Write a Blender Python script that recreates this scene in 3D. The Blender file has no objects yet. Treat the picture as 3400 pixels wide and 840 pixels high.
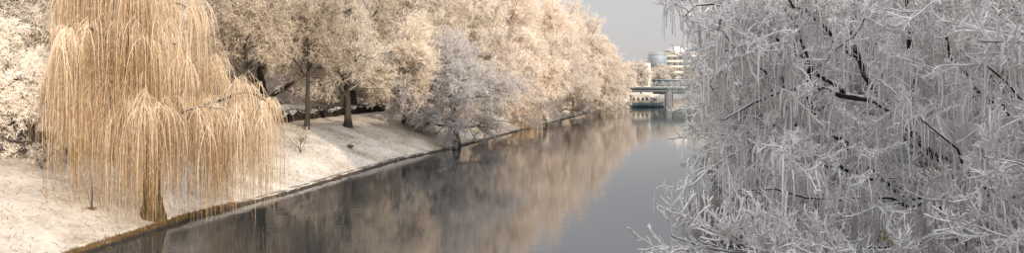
import bpy, math, random
import numpy as np
from mathutils import Vector

sc = bpy.context.scene
COL = sc.collection
PI = math.pi
UP = np.array([0., 0., 1.])

# ------------------------------------------------------------------ layout
# waterline of the left bank (x as a function of y); the canal is 27 m wide
WY = [-200, 0, 20, 32, 40.6, 48.5, 69.2, 83.1, 130, 222, 480, 3000]
WX = [-24, -18.6, -17.9, -17.3, -16.25, -14, -10.1, -5.8, 5.5, 29.6, 95, 736]
def xw(y): return np.interp(y, WY, WX)
WIDTH = 27.0
PD = [0, 1, 4, 9, 14, 40, 400, 3000]
PZ = [.11, .34, 1.6, 2.9, 3.2, 3.5, 4, 4]
def prof(d): return np.interp(d, PD, PZ)
def bump(x, y):
    return (.05*np.sin(x*1.3+y*.7)*np.sin(y*.9-x*.4) + .03*np.sin(x*3.1+1.7*y) + .02*np.sin(4.3*y-2.2*x))
def ground(x, y):
    d = (xw(y)-x)*.97
    if d >= 0: return float(prof(d)+bump(x, y)*min(1, d/2))
    d = (x-xw(y)-WIDTH)*.97
    return float(prof(d)) if d > 0 else -1.5

# ------------------------------------------------------------------ objects
def link(o, parent=None):
    COL.objects.link(o)
    if parent is not None: o.parent = parent
    return o
def tag(o, label=None, cat=None, group=None, kind=None):
    if label: o['label'] = label
    if cat: o['category'] = cat
    if group: o['group'] = group
    if kind: o['kind'] = kind
    return o
def thing(name, label, cat, loc=(0, 0, 0), rz=0, group=None, scale=None):
    o = bpy.data.objects.new(name, None)
    o.empty_display_size = .3
    o.location = loc; o.rotation_euler = (0, 0, rz)
    if scale: o.scale = scale
    link(o)
    return tag(o, label, cat, group)
def dup(root, loc, rz, scale=None, label=None, group=None):
    r = root.copy(); COL.objects.link(r)
    r.location = loc; r.rotation_euler = (0, 0, rz)
    if scale: r.scale = scale
    if label: r['label'] = label
    if group: r['group'] = group
    for ch in list(root.children):
        c = ch.copy(); COL.objects.link(c); c.parent = r
        for g in list(ch.children):
            d = g.copy(); COL.objects.link(d); d.parent = c
    return r

class MB:
    """collects vertices, faces and a per-vertex vector (random, frost, along)"""
    def __init__(s):
        s.v = []; s.q = []; s.a = []; s.n = 0; s.ng = []
    def add(s, v, q, a=None):
        v = np.asarray(v, dtype=np.float32).reshape(-1, 3)
        s.v.append(v); s.q.append(np.asarray(q, dtype=np.int64).reshape(-1, 4)+s.n)
        if a is None: a = np.zeros((len(v), 3), np.float32)
        s.a.append(np.asarray(a, dtype=np.float32).reshape(-1, 3)); s.n += len(v)
    def box(s, x0, x1, y0, y1, z0, z1):
        v = [(x, y, z) for x in (x0, x1) for y in (y0, y1) for z in (z0, z1)]
        s.add(v, [(0, 1, 3, 2), (4, 6, 7, 5), (0, 4, 5, 1), (2, 3, 7, 6), (0, 2, 6, 4), (1, 5, 7, 3)])
    def prism(s, ring, z0, z1):          # convex or not, vertical
        n = len(ring)
        v = [(x, y, z0) for x, y in ring]+[(x, y, z1) for x, y in ring]
        s.add(v, [(i, (i+1) % n, (i+1) % n+n, i+n) for i in range(n)])
        s.ng.append([s.n-n+i for i in range(n)])
    def tubes(s, P, R, m=4, fr=None, rnd=None, rng=None, rough=0.):
        N, K, _ = P.shape
        if N == 0: return
        T = np.gradient(P, axis=1)
        T /= np.linalg.norm(T, axis=2, keepdims=True)+1e-9
        mean = T.mean(1)
        ref = np.where(np.abs(mean[:, 2:3]) > .8, np.array([[1., .13, 0]]), np.array([[0.05, 0.03, 1.]]))
        n1 = np.cross(T, ref[:, None, :]); n1 /= np.linalg.norm(n1, axis=2, keepdims=True)+1e-9
        n2 = np.cross(T, n1)
        ph = np.arange(m)*2*PI/m
        rr = R[:, :, None]*np.ones(m)
        if rough and rng is not None: rr = rr*(1+rough*rng.uniform(-1, 1, rr.shape))
        V = P[:, :, None, :]+rr[..., None]*(np.cos(ph)[:, None]*n1[:, :, None, :]+np.sin(ph)[:, None]*n2[:, :, None, :])
        idx = np.arange(N*K*m).reshape(N, K, m)
        a = idx[:, :-1, :]; b = np.roll(idx, -1, 2)[:, :-1, :]
        c = np.roll(idx, -1, 2)[:, 1:, :]; d = idx[:, 1:, :]
        q = np.stack([a, b, c, d], -1).reshape(-1, 4)
        A = np.zeros((N, K, m, 3), np.float32)
        A[..., 0] = (rnd if rnd is not None else np.random.default_rng(1).random(N))[:, None, None]
        A[..., 1] = 0 if fr is None else (fr if np.isscalar(fr) else fr[:, :, None])
        A[..., 2] = np.linspace(0, 1, K)[None, :, None]
        s.add(V, q, A)
    def ribbons(s, P, W, rng, fr=1.):
        N, K, _ = P.shape
        if N == 0: return
        ax = P[:, -1]-P[:, 0]
        r = rng.normal(size=(N, 3)); side = np.cross(ax, r); side /= np.linalg.norm(side, axis=1, keepdims=True)+1e-9
        off = side[:, None, :]*W[:, :, None]
        V = np.stack([P-off, P+off], 2)
        idx = np.arange(N*K*2).reshape(N, K, 2)
        q = np.stack([idx[:, :-1, 0], idx[:, :-1, 1], idx[:, 1:, 1], idx[:, 1:, 0]], -1).reshape(-1, 4)
        A = np.zeros((N, K, 2, 3), np.float32)
        A[..., 0] = rng.random(N)[:, None, None]
        A[..., 1] = fr if np.isscalar(fr) else fr[:, :, None]
        A[..., 2] = np.linspace(0, 1, K)[None, :, None]
        s.add(V, q, A)
    def mesh(s, name, smooth=False):
        v = np.concatenate(s.v); q = np.concatenate(s.q); a = np.concatenate(s.a)
        me = bpy.data.meshes.new(name)
        nq = len(q); extra = s.ng; el = sum(len(e) for e in extra)
        me.vertices.add(len(v)); me.vertices.foreach_set('co', v.ravel())
        loops = q.ravel().tolist()
        starts = (np.arange(nq)*4).tolist()
        for e in extra:
            starts.append(len(loops)); loops.extend(e)
        me.loops.add(len(loops)); me.loops.foreach_set('vertex_index', np.array(loops, dtype=np.int32))
        me.polygons.add(len(starts)); me.polygons.foreach_set('loop_start', np.array(starts, dtype=np.int32))
        at = me.attributes.new('tw', 'FLOAT_VECTOR', 'POINT'); at.data.foreach_set('vector', a.ravel())
        me.update(calc_edges=True)
        if smooth: me.polygons.foreach_set('use_smooth', np.ones(len(me.polygons), dtype=bool))
        me.validate()
        return me
    def build(s, name, mat, parent=None, smooth=False):
        me = s.mesh(name, smooth)
        if mat: me.materials.append(mat)
        return link(bpy.data.objects.new(name, me), parent)

# ------------------------------------------------------------------ materials
def new_mat(name):
    m = bpy.data.materials.new(name); m.use_nodes = True
    nt = m.node_tree; b = nt.nodes['Principled BSDF']
    return m, nt, b
def nd(nt, t, **k):
    n = nt.nodes.new(t)
    for a, v in k.items(): setattr(n, a, v)
    return n
def math_(nt, op, a, b=None, clamp=False):
    n = nd(nt, 'ShaderNodeMath', operation=op, use_clamp=clamp)
    for i, x in enumerate((a, b)):
        if x is None: continue
        if isinstance(x, (int, float)): n.inputs[i].default_value = x
        else: nt.links.new(x, n.inputs[i])
    return n.outputs[0]
def mix(nt, f, a, b, blend='MIX'):
    n = nd(nt, 'ShaderNodeMix', data_type='RGBA', blend_type=blend)
    for i, x in ((0, f), (6, a), (7, b)):
        if isinstance(x, (int, float)): n.inputs[i].default_value = x
        elif isinstance(x, tuple): n.inputs[i].default_value = (*x, 1)
        else: nt.links.new(x, n.inputs[i])
    return n.outputs[2]
def noise(nt, scale, detail=3, rough=.6, coord=None, stretch=None):
    n = nd(nt, 'ShaderNodeTexNoise'); n.inputs['Scale'].default_value = scale
    n.inputs['Detail'].default_value = detail; n.inputs['Roughness'].default_value = rough
    g = nd(nt, 'ShaderNodeNewGeometry') if coord is None else None
    src = g.outputs['Position'] if coord is None else coord
    if stretch:
        mp = nd(nt, 'ShaderNodeMapping'); mp.inputs['Scale'].default_value = stretch
        nt.links.new(src, mp.inputs[0]); src = mp.outputs[0]
    nt.links.new(src, n.inputs['Vector'])
    return n.outputs['Fac']
def ramp(nt, f, stops):
    n = nd(nt, 'ShaderNodeValToRGB'); e = n.color_ramp.elements
    while len(e) < len(stops): e.new(.5)
    for i, (p, c) in enumerate(stops):
        e[i].position = p; e[i].color = (*c, 1) if len(c) == 3 else c
    nt.links.new(f, n.inputs[0]); return n.outputs[0]

def frost_mat(name, frost, frost2, bark, up=.45, transl=.0, objvar=.12, bias=0., bark2=None):
    """bark that turns to hoar frost on thin twigs and on upper faces"""
    m, nt, b = new_mat(name)
    at = nd(nt, 'ShaderNodeAttribute', attribute_name='tw')
    sp = nd(nt, 'ShaderNodeSeparateXYZ'); nt.links.new(at.outputs['Vector'], sp.inputs[0])
    geo = nd(nt, 'ShaderNodeNewGeometry')
    sn = nd(nt, 'ShaderNodeSeparateXYZ'); nt.links.new(geo.outputs['Normal'], sn.inputs[0])
    tc = nd(nt, 'ShaderNodeTexCoord')
    n1 = noise(nt, 9., 2, .6, tc.outputs['Object'])
    n2 = noise(nt, .35, 2, .5, tc.outputs['Object'])
    f = math_(nt, 'ADD', sp.outputs[1], math_(nt, 'MULTIPLY', math_(nt, 'MAXIMUM', sn.outputs[2], 0.), up))
    f = math_(nt, 'ADD', f, math_(nt, 'MULTIPLY', math_(nt, 'SUBTRACT', n1, .5), .9))
    f = math_(nt, 'ADD', f, math_(nt, 'MULTIPLY', math_(nt, 'SUBTRACT', n2, .5), .8))
    f = math_(nt, 'ADD', f, math_(nt, 'MULTIPLY', math_(nt, 'SUBTRACT', sp.outputs[0], .5), .7))
    f = math_(nt, 'ADD', f, bias)
    fac = ramp(nt, f, [(.25, (0, 0, 0)), (.75, (1, 1, 1))])
    fc = mix(nt, sp.outputs[0], frost, frost2)
    if bark2: bark = mix(nt, math_(nt, 'FRACT', math_(nt, 'MULTIPLY', sp.outputs[0], 7.31)), bark, bark2)
    c = mix(nt, fac, bark, fc)
    oi = nd(nt, 'ShaderNodeObjectInfo')
    k = math_(nt, 'ADD', math_(nt, 'MULTIPLY', oi.outputs['Random'], objvar*2), 1-objvar)
    cc = nd(nt, 'ShaderNodeCombineColor')
    for i in range(3): nt.links.new(k, cc.inputs[i])
    c = mix(nt, 1., c, cc.outputs[0], 'MULTIPLY')
    nt.links.new(c, b.inputs['Base Color'])
    b.inputs['Roughness'].default_value = .8
    b.inputs['Specular IOR Level'].default_value = .25
    if transl:
        t = nd(nt, 'ShaderNodeBsdfTranslucent'); nt.links.new(c, t.inputs[0])
        mx = nd(nt, 'ShaderNodeMixShader'); mx.inputs[0].default_value = transl
        nt.links.new(b.outputs[0], mx.inputs[1]); nt.links.new(t.outputs[0], mx.inputs[2])
        nt.links.new(mx.outputs[0], nt.nodes['Material Output'].inputs[0])
    return m

M = {}
M['tan'] = frost_mat('frosted_twigs_cream', (.90, .84, .75), (.70, .59, .47), (.085, .06, .042), transl=.2, bias=.0)
M['pale'] = frost_mat('frosted_twigs_pale', (.80, .75, .69), (.66, .59, .52), (.16, .13, .11), transl=.2)  # trees beyond the bridge: distance haze put into the pale colour
M['greyt'] = frost_mat('frosted_twigs_grey_shade', (.72, .69, .68), (.54, .51, .50), (.13, .11, .10), transl=.25, bias=.08)  # shade on the waterside tree put into its grey colour
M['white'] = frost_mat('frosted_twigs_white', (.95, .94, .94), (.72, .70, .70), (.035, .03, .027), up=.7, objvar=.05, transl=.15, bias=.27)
M['whitef'] = frost_mat('frosted_twigs_shaded', (.74, .73, .74), (.48, .47, .475), (.05, .044, .042), up=.5, objvar=.08, transl=.15, bias=-.08)  # darker copy of the white twigs, shade put into the colour
M['bark'] = frost_mat('dark_bark', (.55, .50, .45), (.40, .36, .32), (.05, .04, .032), up=.55, bias=-.12)
M['barkr'] = frost_mat('dark_bark_frosted_top', (.82, .81, .82), (.6, .59, .59), (.028, .024, .021), up=1.0, bias=.06)
M['willow'] = frost_mat('willow_strands', (.90, .81, .68), (.76, .60, .42), (.56, .37, .18), up=.2, transl=.3, objvar=0, bark2=(.24, .14, .065))
M['tanfar'] = frost_mat('frosted_twigs_hazy_cream', (.88, .81, .73), (.72, .63, .55), (.34, .28, .24), transl=.25, bias=.2)  # paler copy of the cream twigs, distance haze put into the colour
M['tanw'] = frost_mat('frosted_twigs_warm_white', (.94, .90, .84), (.82, .75, .67), (.07, .052, .04), transl=.2, bias=.1)
M['brown'] = frost_mat('frosted_twigs_brownish', (.86, .78, .67), (.56, .45, .34), (.085, .06, .042), transl=.2, bias=-.16)
M['barkfar'] = frost_mat('hazy_bark', (.62, .56, .51), (.5, .45, .41), (.26, .21, .18), up=.4)  # bark lightened, distance haze painted into it

def willow_bark():
    m, nt, b = new_mat('mossy_willow_bark')
    n = noise(nt, 3.2, 4, .7, None, (2.5, 2.5, .5))
    c = ramp(nt, n, [(.3, (.03, .02, .012)), (.5, (.10, .07, .03)), (.68, (.20, .15, .06)), (.85, (.13, .13, .04))])
    nt.links.new(c, b.inputs['Base Color']); b.inputs['Roughness'].default_value = .9
    bp = nd(nt, 'ShaderNodeBump'); bp.inputs['Strength'].default_value = .6; bp.inputs['Distance'].default_value = .05
    nt.links.new(n, bp.inputs['Height']); nt.links.new(bp.outputs[0], b.inputs['Normal'])
    return m
M['wbark'] = willow_bark()

def snow():
    m, nt, b = new_mat('snow_on_grass')
    n1 = noise(nt, .35, 4, .6); n2 = noise(nt, 4., 4, .7); n3 = noise(nt, 22., 3, .7)
    f = math_(nt, 'ADD', math_(nt, 'MULTIPLY', n1, .45), math_(nt, 'ADD', math_(nt, 'MULTIPLY', n2, .35), math_(nt, 'MULTIPLY', n3, .12)))
    c = ramp(nt, f, [(.34, (.26, .20, .14)), (.43, (.50, .44, .37)), (.58, (.75, .69, .62))])
    nt.links.new(c, b.inputs['Base Color']); b.inputs['Roughness'].default_value = .75
    bp = nd(nt, 'ShaderNodeBump'); bp.inputs['Strength'].default_value = .55; bp.inputs['Distance'].default_value = .12
    nt.links.new(f, bp.inputs['Height']); nt.links.new(bp.outputs[0], b.inputs['Normal'])
    return m
M['snow'] = snow()
def clean_snow():
    m, nt, b = new_mat('clean_snow')
    n = noise(nt, 5., 4, .7)
    nt.links.new(ramp(nt, n, [(.3, (.6, .56, .52)), (.6, (.84, .82, .80))]), b.inputs['Base Color'])
    b.inputs['Roughness'].default_value = .8
    return m
M['csnow'] = clean_snow()
def water():
    m, nt, b = new_mat('calm_canal_water')
    b.inputs['Base Color'].default_value = (.045, .047, .047, 1)
    b.inputs['Roughness'].default_value = .035
    b.inputs['IOR'].default_value = 1.38
    n = noise(nt, 1.1, 3, .55, None, (.55, 1.6, 1)); n2 = noise(nt, .18, 2, .5)
    bp = nd(nt, 'ShaderNodeBump'); bp.inputs['Strength'].default_value = .07; bp.inputs['Distance'].default_value = .06
    nt.links.new(math_(nt, 'ADD', n, n2), bp.inputs['Height']); nt.links.new(bp.outputs[0], b.inputs['Normal'])
    return m
M['water'] = water()
def plain(name, c, rough=.7, var=.25, scale=3., metal=0., stretch=None):
    m, nt, b = new_mat(name)
    n = noise(nt, scale, 4, .65, None, stretch)
    lo = tuple(x*(1-var) for x in c); hi = tuple(min(1, x*(1+var)) for x in c)
    nt.links.new(ramp(nt, n, [(.3, lo), (.7, hi)]), b.inputs['Base Color'])
    b.inputs['Roughness'].default_value = rough; b.inputs['Metallic'].default_value = metal
    return m
M['edge'] = plain('wet_dark_stone', (.055, .042, .03), .8, .6, 4.)
M['render'] = plain('cream_render', (.64, .57, .51), .8, .08, .5)
M['slab'] = plain('pale_floor_slab', (.74, .67, .58), .8, .08, .5)
M['glass'] = plain('dark_glass', (.13, .15, .18), .15, .2, .3)
M['bglass'] = plain('bluish_glass', (.27, .32, .37), .6, .15, .4)
M['grey_wall'] = plain('grey_plaster', (.72, .71, .70), .85, .12, .5)
M['concrete'] = plain('bridge_concrete', (.15, .155, .165), .85, .2, .8)
M['girder'] = plain('blue_green_girder', (.15, .19, .22), .5, .2, .8)
M['rail'] = plain('grey_blue_rail', (.22, .29, .33), .5, .2, 1.)
M['hull'] = plain('dark_teal_hull', (.015, .04, .055), .4, .3, 1.)
M['cabin'] = plain('cream_cabin', (.78, .70, .55), .6, .12, 1.)
M['teal'] = plain('teal_paint', (.12, .21, .22), .5, .15, 1.)
M['stone'] = plain('grey_stone', (.13, .11, .10), .9, .4, 6.)
M['grass'] = plain('dry_bank_grass', (.16, .10, .04), .9, .6, 2.)
M['hedge'] = frost_mat('frosted_hedge', (.52, .46, .40), (.20, .16, .13), (.05, .042, .035), up=.3, bias=-.32)
M['ivy'] = plain('ivy_leaves', (.05, .075, .025), .7, .5, 3.)
M['yleaf'] = plain('yellow_leaves', (.34, .27, .06), .7, .3, 9.)

# ------------------------------------------------------------------ setting
def build_ground():
    Y = np.concatenate([np.linspace(-200, 15, 18), np.arange(20, 140, .7), np.arange(142, 300, 4), [330, 380, 480, 700, 1100, 1800, 3000]])
    dl = np.concatenate([[3000, 1200, 500, 200, 100, 60, 45], np.arange(38, 16, -2), np.arange(15, 0, -.45), [.3, .0]])
    dr = np.array([0, .5, 1, 2, 3, 4, 6, 8, 9, 12, 14, 25, 40, 100, 300, 900, 3000])
    rows = []
    for y in Y:
        x0 = float(xw(y)); r = []
        for d in dl:
            x = x0-d/.97
            r.append((x, y, float(prof(d))+float(bump(x, y))*min(1, d/2)*(1 if d < 60 else 0)))
        r += [(x0+.02, y, -1.5), (x0+WIDTH-.02, y, -1.5)]
        for d in dr: r.append((x0+WIDTH+d/.97, y, float(prof(d))))
        rows.append(r)
    n = len(rows[0]); v = np.array(rows).reshape(-1, 3)
    q = [(i*n+j, i*n+j+1, (i+1)*n+j+1, (i+1)*n+j) for i in range(len(Y)-1) for j in range(n-1)]
    b = MB(); b.add(v, q)
    return tag(b.build('ground', M['snow'], smooth=True), 'snow covered canal banks and land', None, None, 'structure')
build_ground()
b = MB(); b.add([(-400, -250, 0), (1400, -250, 0), (1400, 2900, 0), (-400, 2900, 0)], [(0, 1, 2, 3)])
tag(b.build('canal_water', M['water']), None, None, None, 'structure')

def strip(name, ys, prof_pts, mat, parent=None, side=0, smooth=False, rng=None, wob=0.):
    """sweeps a profile [(offset from the waterline towards land, z)] along the bank"""
    b = MB(); n = len(prof_pts); V = []
    for y in ys:
        x0 = float(xw(y))+(WIDTH if side else 0); s = 1 if side else -1
        for (o, z) in prof_pts:
            w = rng.uniform(-wob, wob) if rng is not None else 0
            V.append((x0+s*o/.97+w, y, z+(rng.uniform(-wob, wob)*.5 if rng is not None else 0)))
    q = [(i*n+j, i*n+(j+1) % n, (i+1)*n+(j+1) % n, (i+1)*n+j) for i in range(len(ys)-1) for j in range(n)]
    b.add(V, q)
    return b.build(name, mat, parent, smooth)
rg = np.random.default_rng(5)
ys = np.concatenate([np.arange(-40, 20, 4), np.arange(20, 130, .6), np.arange(131, 300, 3)])
o = strip('embankment_wall', ys, [(-.05, -1.2), (-.05, .09), (.04, .14), (.12, .1), (.12, -1.2)], M['edge'], rng=rg, wob=.05)
tag(o, 'low dark stone edging along the waterline of the left snowy bank', 'embankment')
o = strip('embankment_wall', ys, [(-.10, -1.2), (-.10, .24), (.22, .28), (.22, -1.2)], M['edge'], side=1, rng=rg, wob=.03)
tag(o, 'low dark stone edging of the right bank under the frosted trees', 'embankment')

# dry grass tufts hanging over the near left edging
def tufts(seed, y0, y1, n, hmin, hmax, dmin, dmax):
    r = np.random.default_rng(seed)
    cl = r.uniform(y0, y1, n//14); y = (cl[r.integers(0, len(cl), n)]+r.normal(0, .14, n))
    d = r.uniform(dmin, dmax, n)
    P = np.zeros((n, 4, 3)); x = xw(y)-d/.97
    P[:, 0] = np.stack([x, y, np.interp(np.maximum(d, 0), PD, PZ)-.02], 1)
    dirs = np.stack([r.normal(.35, .5, n), r.normal(0, .5, n), r.uniform(.6, 1.2, n)], 1)
    L = r.uniform(hmin, hmax, n)
    for k in range(1, 4):
        dirs = dirs/np.linalg.norm(dirs, axis=1, keepdims=True)
        P[:, k] = P[:, k-1]+dirs*(L/3)[:, None]; dirs[:, 2] -= .35
    return P, r
bg = MB()
P, r = tufts(3, 28, 44, 3600, .05, .26, -.08, .24); bg.ribbons(P, np.linspace(.018, .004, 4)[None]*np.ones((len(P), 1)), r, .2)
P, r = tufts(4, 50, 135, 900, .05, .2, -.06, .12); bg.ribbons(P, np.linspace(.022, .006, 4)[None]*np.ones((len(P), 1)), r, .2)
tag(bg.build('bank_grass', M['grass']), 'dry brown grass tufts on the edge of the left bank', None, None, 'stuff')
# stubble poking through the snow
bg = MB(); r = np.random.default_rng(8); n = 5000
y = r.uniform(28, 110, n); d = r.uniform(.4, 13, n)**1.0; x = xw(y)-d/.97
P = np.zeros((n, 3, 3)); P[:, 0] = np.stack([x, y, prof(d)+bump(x, y)*np.minimum(1, d/2)-.02], 1)
lean = np.stack([r.normal(0, .5, n), r.normal(0, .5, n), np.ones(n)], 1)*r.uniform(.04, .13, n)[:, None]
P[:, 1] = P[:, 0]+lean; P[:, 2] = P[:, 1]+lean*np.array([1.6, 1.6, .5])
bg.ribbons(P, np.array([[.012, .01, .004]])*np.ones((n, 1)), r, .3)
tag(bg.build('snowy_grass', M['grass']), 'grass stubble poking through snow on the slope', None, None, 'stuff')

# ------------------------------------------------------------------ tree growing
def unit(v): return v/(np.linalg.norm(v, axis=-1, keepdims=True)+1e-9)
def at_t(P, t):
    K = P.shape[1]; f = np.clip(t*(K-1), 0, K-1-1e-6); i = f.astype(int); w = (f-i)[..., None]
    n = np.arange(len(P))[:, None]
    return P[n, i]*(1-w)+P[n, i+1]*w, unit(P[n, i+1]-P[n, i]), i, f-i
def spawn(rng, P, R, n, t=(.2, 1.), ang=(50, 12), L=1., Lsd=.25, tip=.5, K=4, jit=.12, grav=0., rr=.6, rmax=9., taper=.25, flat=None, bias=None, up0=0.):
    """n children for each polyline; returns P (N,K,3), R (N,K)"""
    N = len(P)
    tt = t[0]+(t[1]-t[0])*(np.arange(n)[None]+rng.random((N, n)))/n
    S, T, i, w = at_t(P, tt)
    nn = np.arange(N)[:, None]
    r0 = R[nn, i]*(1-w)+R[nn, np.minimum(i+1, R.shape[1]-1)]*w
    S = S.reshape(-1, 3); T = T.reshape(-1, 3); r0 = r0.ravel(); tt = tt.ravel()
    a = np.radians(rng.normal(ang[0], ang[1], len(S)))
    rnd = unit(rng.normal(size=S.shape))
    if flat is not None: rnd = unit(rnd*np.array(flat))
    perp = unit(rnd-(rnd*T).sum(1, keepdims=True)*T)
    D = T*np.cos(a)[:, None]+perp*np.sin(a)[:, None]
    D[:, 2] += up0
    if bias is not None: D = D+np.array(bias)
    D = unit(D)
    Ln = (L if np.isscalar(L) else L(S, tt))*(1+Lsd*rng.normal(size=len(S)))*(1-tip*tt)
    Ln = np.maximum(Ln, .04)
    Q = np.zeros((len(S), K, 3)); Q[:, 0] = S
    for k in range(1, K):
        Q[:, k] = Q[:, k-1]+D*(Ln/(K-1))[:, None]
        D = D+rng.normal(0, jit, D.shape); D[:, 2] += grav
        D = unit(D)
    r0 = np.minimum(r0*rr, rmax)
    RR = r0[:, None]*np.linspace(1, taper, K)[None]
    return Q, RR
def const_r(P, r0, r1): return np.linspace(r0, r1, P.shape[1])[None]*np.ones((len(P), 1))
def resample(pts, K, rng=None, jit=0.):
    p = np.array(pts, float); seg = np.r_[0, np.cumsum(np.linalg.norm(np.diff(p, axis=0), axis=1))]
    # Catmull-Rom like smoothing through dense linear + smoothing
    s = np.linspace(0, seg[-1], K*4); q = np.stack([np.interp(s, seg, p[:, i]) for i in range(3)], 1)
    for _ in range(4):
        q[1:-1] = .25*q[:-2]+.5*q[1:-1]+.25*q[2:]
    q = q[np.linspace(0, K*4-1, K).astype(int)]
    if rng is not None: q[1:-1] += rng.normal(0, jit, (K-2, 3))
    return q[None]

def grow_tree(seed, H, spread, base=.18, n=(11, 8, 7, 8, 5), fork=.6, droop=-.05, wtw=.022, wtl=.013, lean=(0, 0), trunk_r=None, limb_ang=52, dens=1.):
    """returns (trunk MB, limbs MB, crown MB)"""
    rng = np.random.default_rng(seed)
    tr = trunk_r or H*.021
    top = H*fork
    K = 9; z = np.linspace(-.25, top, K)
    T = np.stack([np.cumsum(rng.normal(0, H*.006, K))+lean[0]*z/top, np.cumsum(rng.normal(0, H*.006, K))+lean[1]*z/top, z], 1)[None]
    T[0, :, :2] -= T[0, 1, :2]
    R = (tr*(1-.55*np.linspace(0, 1, K)))[None].copy(); R[0, 0] *= 1.6; R[0, 1] *= 1.15
    A = MB(); A.tubes(T, R, 9, .02, rng=rng, rough=.08)
    t0 = base/fork
    lim, lr = spawn(rng, T, R, n[0], (t0, .98), (limb_ang, 14), spread, .18, .25, 8, .10, .02, .62, tr*.6, .28, up0=.12)
    # leaders that carry the crown to its full height
    led, ldr = spawn(rng, T, R, 4, (.8, 1.), (22, 10), H*(1-fork)*1.05, .1, .0, 8, .08, .04, .7, tr*.5, .2)
    lim = np.concatenate([lim, led]); lr = np.concatenate([lr, ldr])
    B = MB(); B.tubes(lim, lr, 6, .12)
    br, brr = spawn(rng, lim, lr, n[1], (.18, 1.), (48, 14), spread*.5, .22, .42, 6, .14, droop*.5, .55, .06, .3)
    B.tubes(br, brr, 4, .22)
    C = MB()
    sb, sbr = spawn(rng, br, brr, n[2], (.15, 1.), (50, 15), spread*.22, .25, .35, 5, .18, droop, .6, .022, .35)
    C.tubes(sb, np.maximum(sbr, .012), 3, .45)
    tw, twr = spawn(rng, sb, sbr, n[3], (.1, 1.), (48, 16), spread*.10, .3, .3, 4, .22, droop, .6)
    C.ribbons(tw, const_r(tw, wtw, wtw*.6)*dens, rng, .75)
    if n[4]:
        tl, _ = spawn(rng, tw, const_r(tw, .01, .01), n[4], (.15, 1.), (50, 18), spread*.05, .3, .2, 3, .25, droop, .6)
        C.ribbons(tl, const_r(tl, wtl, wtl*.5)*dens, rng, .95)
    return A, B, C

def make_tree(name, label, cat, loc, rz, mats, args, group=None, scale=None):
    root = thing(name, label, cat, loc, rz, group, scale)
    A, B, C = grow_tree(**args)
    A.build('trunk', mats[0], root, True)
    B.build('branches', mats[0], root, True)
    C.build('crown', mats[1], root)
    return root

GB = 'tall frosted trees in the row behind the snowy slope'
LB = 'tall cream frosted tree among the dense row behind the snowy left bank'
GF = 'frosted trees overhanging the far part of the left bank'
LF = 'cream frosted tree in the row overhanging the left bank towards the bridge'
tb = ('bark', 'tan')
protos = []
for k, (H, s) in enumerate([(24, 7.5), (26, 7.0), (23, 8.2)]):
    protos.append(dict(seed=20+k, H=H, spread=s, base=.07, n=(18, 9, 8, 7, 3), fork=.62, droop=-.06, wtw=.021, wtl=.013, limb_ang=64))
# back row: (y, distance from the waterline)
rb = random.Random(4)
back = [(44, 19), (52, 17), (58, 24), (66, 19), (74, 25), (80, 18), (90, 24), (96, 16.5), (106, 22), (114, 15), (124, 20), (134, 14), (146, 18), (158, 14), (172, 17), (186, 12), (202, 11), (220, 9), (60, 33), (78, 36), (98, 34), (120, 32), (144, 30), (170, 27), (196, 24)]
roots = []; farp = None
for i, (y, d) in enumerate(back):
    x = float(xw(y))-d/.97; p = protos[i % 3]; s = rb.uniform(.92, 1.08)*(1.17 if y > 100 else 1)
    loc = (x, y, float(prof(d))-.05); rz = rb.uniform(0, 6.28)
    if i < 3: roots.append(make_tree('frosted_tree', LB, 'tree', loc, rz, (M['bark'], M['brown' if i == 1 else 'tan']), p, GB, (s, s, s)))
    elif y > 110:
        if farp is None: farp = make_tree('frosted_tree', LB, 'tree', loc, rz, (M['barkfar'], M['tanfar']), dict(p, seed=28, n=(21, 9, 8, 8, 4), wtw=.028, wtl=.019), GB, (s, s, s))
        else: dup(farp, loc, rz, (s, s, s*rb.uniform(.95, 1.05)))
    else: dup(roots[i % 3], loc, rz, (s, s, s*rb.uniform(.95, 1.05)))
# front row on the crest and by the water
fp = dict(seed=41, H=12.5, spread=5.8, base=.22, n=(16, 9, 8, 7, 3), fork=.58, droop=-.05, wtw=.02, wtl=.012, limb_ang=62, trunk_r=.34)
f1 = make_tree('frosted_tree', 'leaning cream frosted tree with thick trunk on slope crest, nearest the low hedge', 'tree', (-16.0, 76.3, 2.55), .4, (M['bark'], M['tan']), fp)
f2 = make_tree('frosted_tree', 'frosted tree with thin curved trunk mid slope, right of the thick leaning trunk', 'tree', (-11.8, 85.5, 2.15), 1.9, (M['bark'], M['tan']), dict(fp, seed=42, trunk_r=.24, H=11.5, lean=(-1.2, .5)))
f3 = make_tree('frosted_tree', 'frosted tree on slope crest standing just left of the grey waterside tree', 'tree', (-9.8, 100.7, 2.6), .9, (M['bark'], M['tan']), dict(fp, seed=43, H=13, trunk_r=.3))
make_tree('waterside_tree', 'grey shaded frosted tree with dark trunk standing at the water edge', 'tree', (-5.95, 84.0, .4), .2, (M['bark'], M['greyt']),
          dict(seed=47, H=10.8, spread=6.8, base=.14, n=(18, 9, 8, 8, 5), fork=.6, droop=-.12, wtw=.024, wtl=.016, limb_ang=72, trunk_r=.33))
far = [(104, 2.2, 1.0), (124, 1.8, 1.02), (134, .9, 1.02), (150, 1.5, 1.05), (168, 2.2, 1.1), (186, 2.2, 1.2), (203, 1.8, 1.25), (216, 2.2, 1.15)]
lowp = None
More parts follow.
